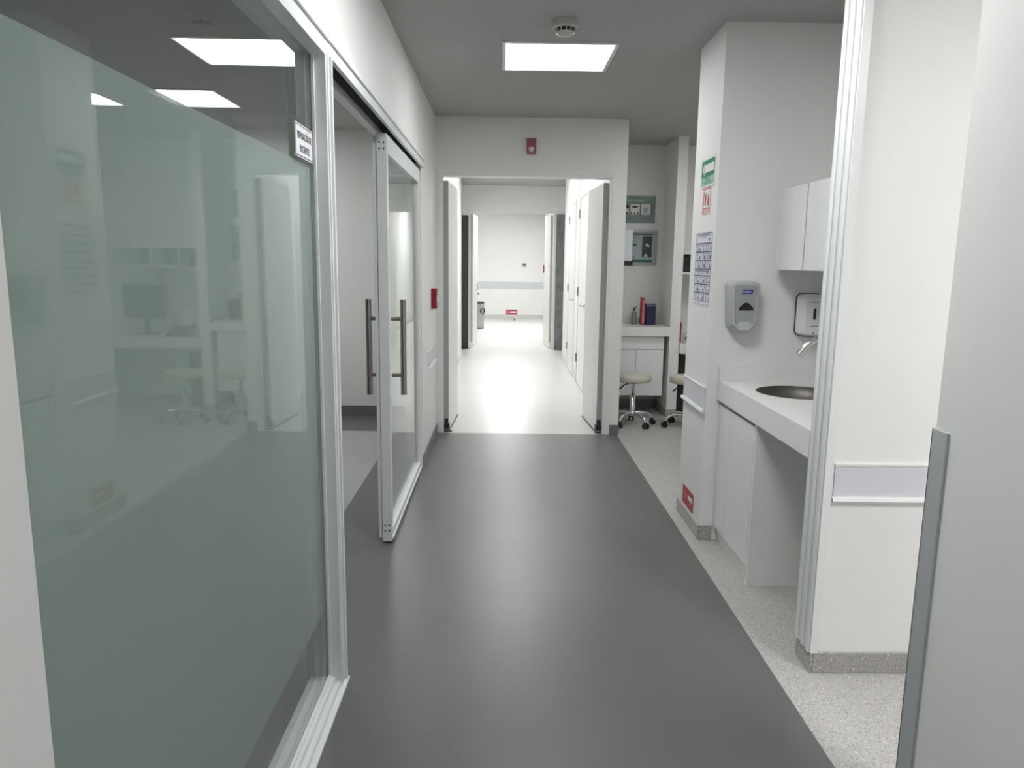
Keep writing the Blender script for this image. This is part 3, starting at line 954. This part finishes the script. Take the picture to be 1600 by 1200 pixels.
b = MB(); b.box(-.165, .165, -.16, .16, 0, .006, mat('print_paper', (.42, .47, .46), .5), M)
rect(b, M, -.16, .14, .135, .147, INK, .006)
rect(b, M, .03, .135, -.10, .12, mat('dark_photo', (.06, .065, .07), .4), .006)
b.prism([(.06, .02), (.08, .05), (.105, .03), (.11, .01)], M @ Matrix.Translation((0, 0, .0066)), .0005, PAPER)
b.prism([(.05, -.09), (.075, -.06), (.095, -.09)], M @ Matrix.Translation((0, 0, .0066)), .0005, PAPER)
rect(b, M, -.16, .14, -.15, -.125, TEAL, .006)
rect(b, M, -.12, -.03, .02, .045, TEAL, .006)
for k in range(3): rect(b, M, -.13, -.01 - k * .015, .115 - k * .02, .122 - k * .02, mat('grey_print', (.2, .22, .22), .5), .006)
rect(b, M, -.11, -.04, -.055, -.005, PALEB, .006)
rect(b, M, -.135, -.04, -.11, -.085, YELL, .006)
b.build('print', t)

# right bay: desk, pigeonhole shelf
t = thing('desk', 'white built-in desk under the pigeonhole shelf in the far work bay', 'desk', (2.4, 7.7, 0))
MB().box(1.792, 2.98, 7.38, 7.978, .66, .765, SOLID).build('desktop', t, bevel=.002)
MB().box(2.95, 2.98, 7.42, 7.965, 0, .66, LAM).build('side_panel', t)
t = thing('pigeonhole_shelf', 'white wall shelf with four open pigeonholes above the desk', 'shelf', (2.3, 7.8, 1.46))
b = MB()
b.box(1.792, 2.70, 7.58, 7.978, 1.455, 1.475, LAM); b.box(1.792, 2.70, 7.58, 7.978, 1.655, 1.675, LAM)
for x in (1.792, 2.02, 2.30, 2.56, 2.68): b.box(x, x + .018, 7.58, 7.978, 1.475, 1.655, LAM)
b.box(1.80, 2.69, 7.97, 7.978, 1.475, 1.655, mat('shelf_back', (.3, .34, .33), .6))
b.build('carcass', t)
b = MB(); b.box(1.815, 1.935, 7.62, 7.93, 1.4755, 1.62, BLACK); b.box(1.80 + .02, 1.93, 7.618, 7.62, 1.49, 1.53, DARKM)
tag(b.build('document_box', bevel=.003), 'black box in the leftmost pigeonhole of the shelf', 'box')
t = thing('monitor', 'dark computer monitor on the far desk, seen in the glass reflection', 'monitor', (2.45, 7.7, .765))
MB().box(2.24, 2.66, 7.66, 7.69, .93, 1.28, BLACK).build('screen', t, bevel=.004)
MB().box(2.43, 2.47, 7.69, 7.72, .775, 1.05, BLACK).build('stand', t)
MB().box(2.35, 2.55, 7.62, 7.80, .766, .778, BLACK).build('foot', t, bevel=.003)
t = thing('desk_phone', 'black desk phone lying on the far desk, seen in the glass reflection', 'telephone', (2.05, 7.6, .766))
b = MB(); b.loft([[(1.93, 7.48, .766), (2.17, 7.48, .766), (2.17, 7.48, .785), (1.93, 7.48, .785)], [(1.93, 7.70, .766), (2.17, 7.70, .766), (2.17, 7.70, .86), (1.93, 7.70, .86)]], BLACK, False); b.build('base', t)
b = MB(); b.tube([(1.955, 7.50, .81), (1.955, 7.53, .83), (1.955, 7.64, .87), (1.955, 7.68, .875)], [.022, .014, .014, .022], BLACK, 12); b.build('handset', t)
b = MB(); b.box(1.803, 1.826, 7.50, 7.72, .766, .97, REDC); tag(b.build('folder'), 'dark red folder standing on the far desk against the partition', 'folder')
t = thing('tape_dispenser', 'grey tape dispenser with a black ring on the desk beside the red folder', 'tape dispenser', (1.89, 7.5, .766))
MB().box(1.835, 1.92, 7.43, 7.46, .766, .86, DISPG).build('body', t, bevel=.004)
b = MB(); M = Matrix.Translation((1.885, 7.43, .815)) @ Matrix.Rotation(radians(90), 4, 'X')
b.lathe([(.022, 0), (.022, .012), (.034, .012), (.034, 0)], (0, 0, 0), BLACK, 24, M); b.build('roll', t)['label'] = 'black ring'
b = MB(); b.box(1.80, 1.93, 7.45, 7.90, .0, .60, BLACK); b.box(1.815, 1.915, 7.448, 7.45, .42, .50, DARKM)
t = tag(b.build('computer_tower', bevel=.004), 'black computer tower standing under the far desk beside the partition', 'computer')

# stools
def stool(name, label, loc, rz):
    t = thing(name, label, 'stool', (0, 0, 0), 0, 'wheeled stools at the far station')
    R = .17
    MB().lathe([(.001, .432), (R - .02, .432), (R - .004, .438), (R, .452), (R, .478), (R - .006, .494), (R - .03, .503), (.001, .506)], (0, 0, 0), CREAM, 40).build('seat', t, local=True)['label'] = 'cream padded seat'
    b = MB().lathe([(.001, .418), (.085, .418), (.09, .430), (.001, .431)], (0, 0, 0), BLACK, 24)
    b.build('seat_plate', t, local=True)
    b = MB().tube([(-.02, 0, .42), (-.09, -.03, .40), (-.15, -.06, .36)], [.006, .006, .008], BLACK, 8)
    b.build('height_lever', t, local=True)
    b = MB().lathe([(.027, .11), (.027, .30), (.020, .302), (.013, .304), (.013, .418)], (0, 0, 0), CHROME, 20)
    b.build('gas_column', t, local=True)
    b = MB().lathe([(.001, .095), (.035, .095), (.038, .10), (.036, .13), (.028, .138), (.001, .138)], (0, 0, 0), CHROME, 24)
    b.build('hub', t, local=True)
    for k in range(5):
        a = 2 * pi * k / 5 + rz
        c_, s_ = cos(a), sin(a)
        lg = MB().tube([(.02 * c_, .02 * s_, .118), (.09 * c_, .09 * s_, .125), (.16 * c_, .16 * s_, .112), (.195 * c_, .195 * s_, .085), (.205 * c_, .205 * s_, .062)], [.016, .014, .013, .012, .011], CHROME, 12).build('leg', t, local=True)
        b = MB()
        cx_, cy_ = .205 * c_, .205 * s_
        ux, uy = -s_, c_
        for sg in (-1, 1):
            p = Vector((cx_ + ux * .010 * sg + c_ * .008, cy_ + uy * .010 * sg + s_ * .008, .0255))
            q = p + Vector((ux, uy, 0)) * .016 * sg
            b.tube([p, q], .025, BLACK, 18)
        b.box(cx_ - .014, cx_ + .014, cy_ - .014, cy_ + .014, .040, .064, BLACK)
        b.build('caster', lg, local=True)
    t.location = loc
    return t
stool('wheeled_stool', 'wheeled stool with round cream seat in front of the white drawer cabinet', (1.268, 7.02, 0), radians(-62))
stool('wheeled_stool', 'wheeled stool with round cream seat partly behind the pillar, by the desk', (1.775, 6.95, 0), radians(-100))
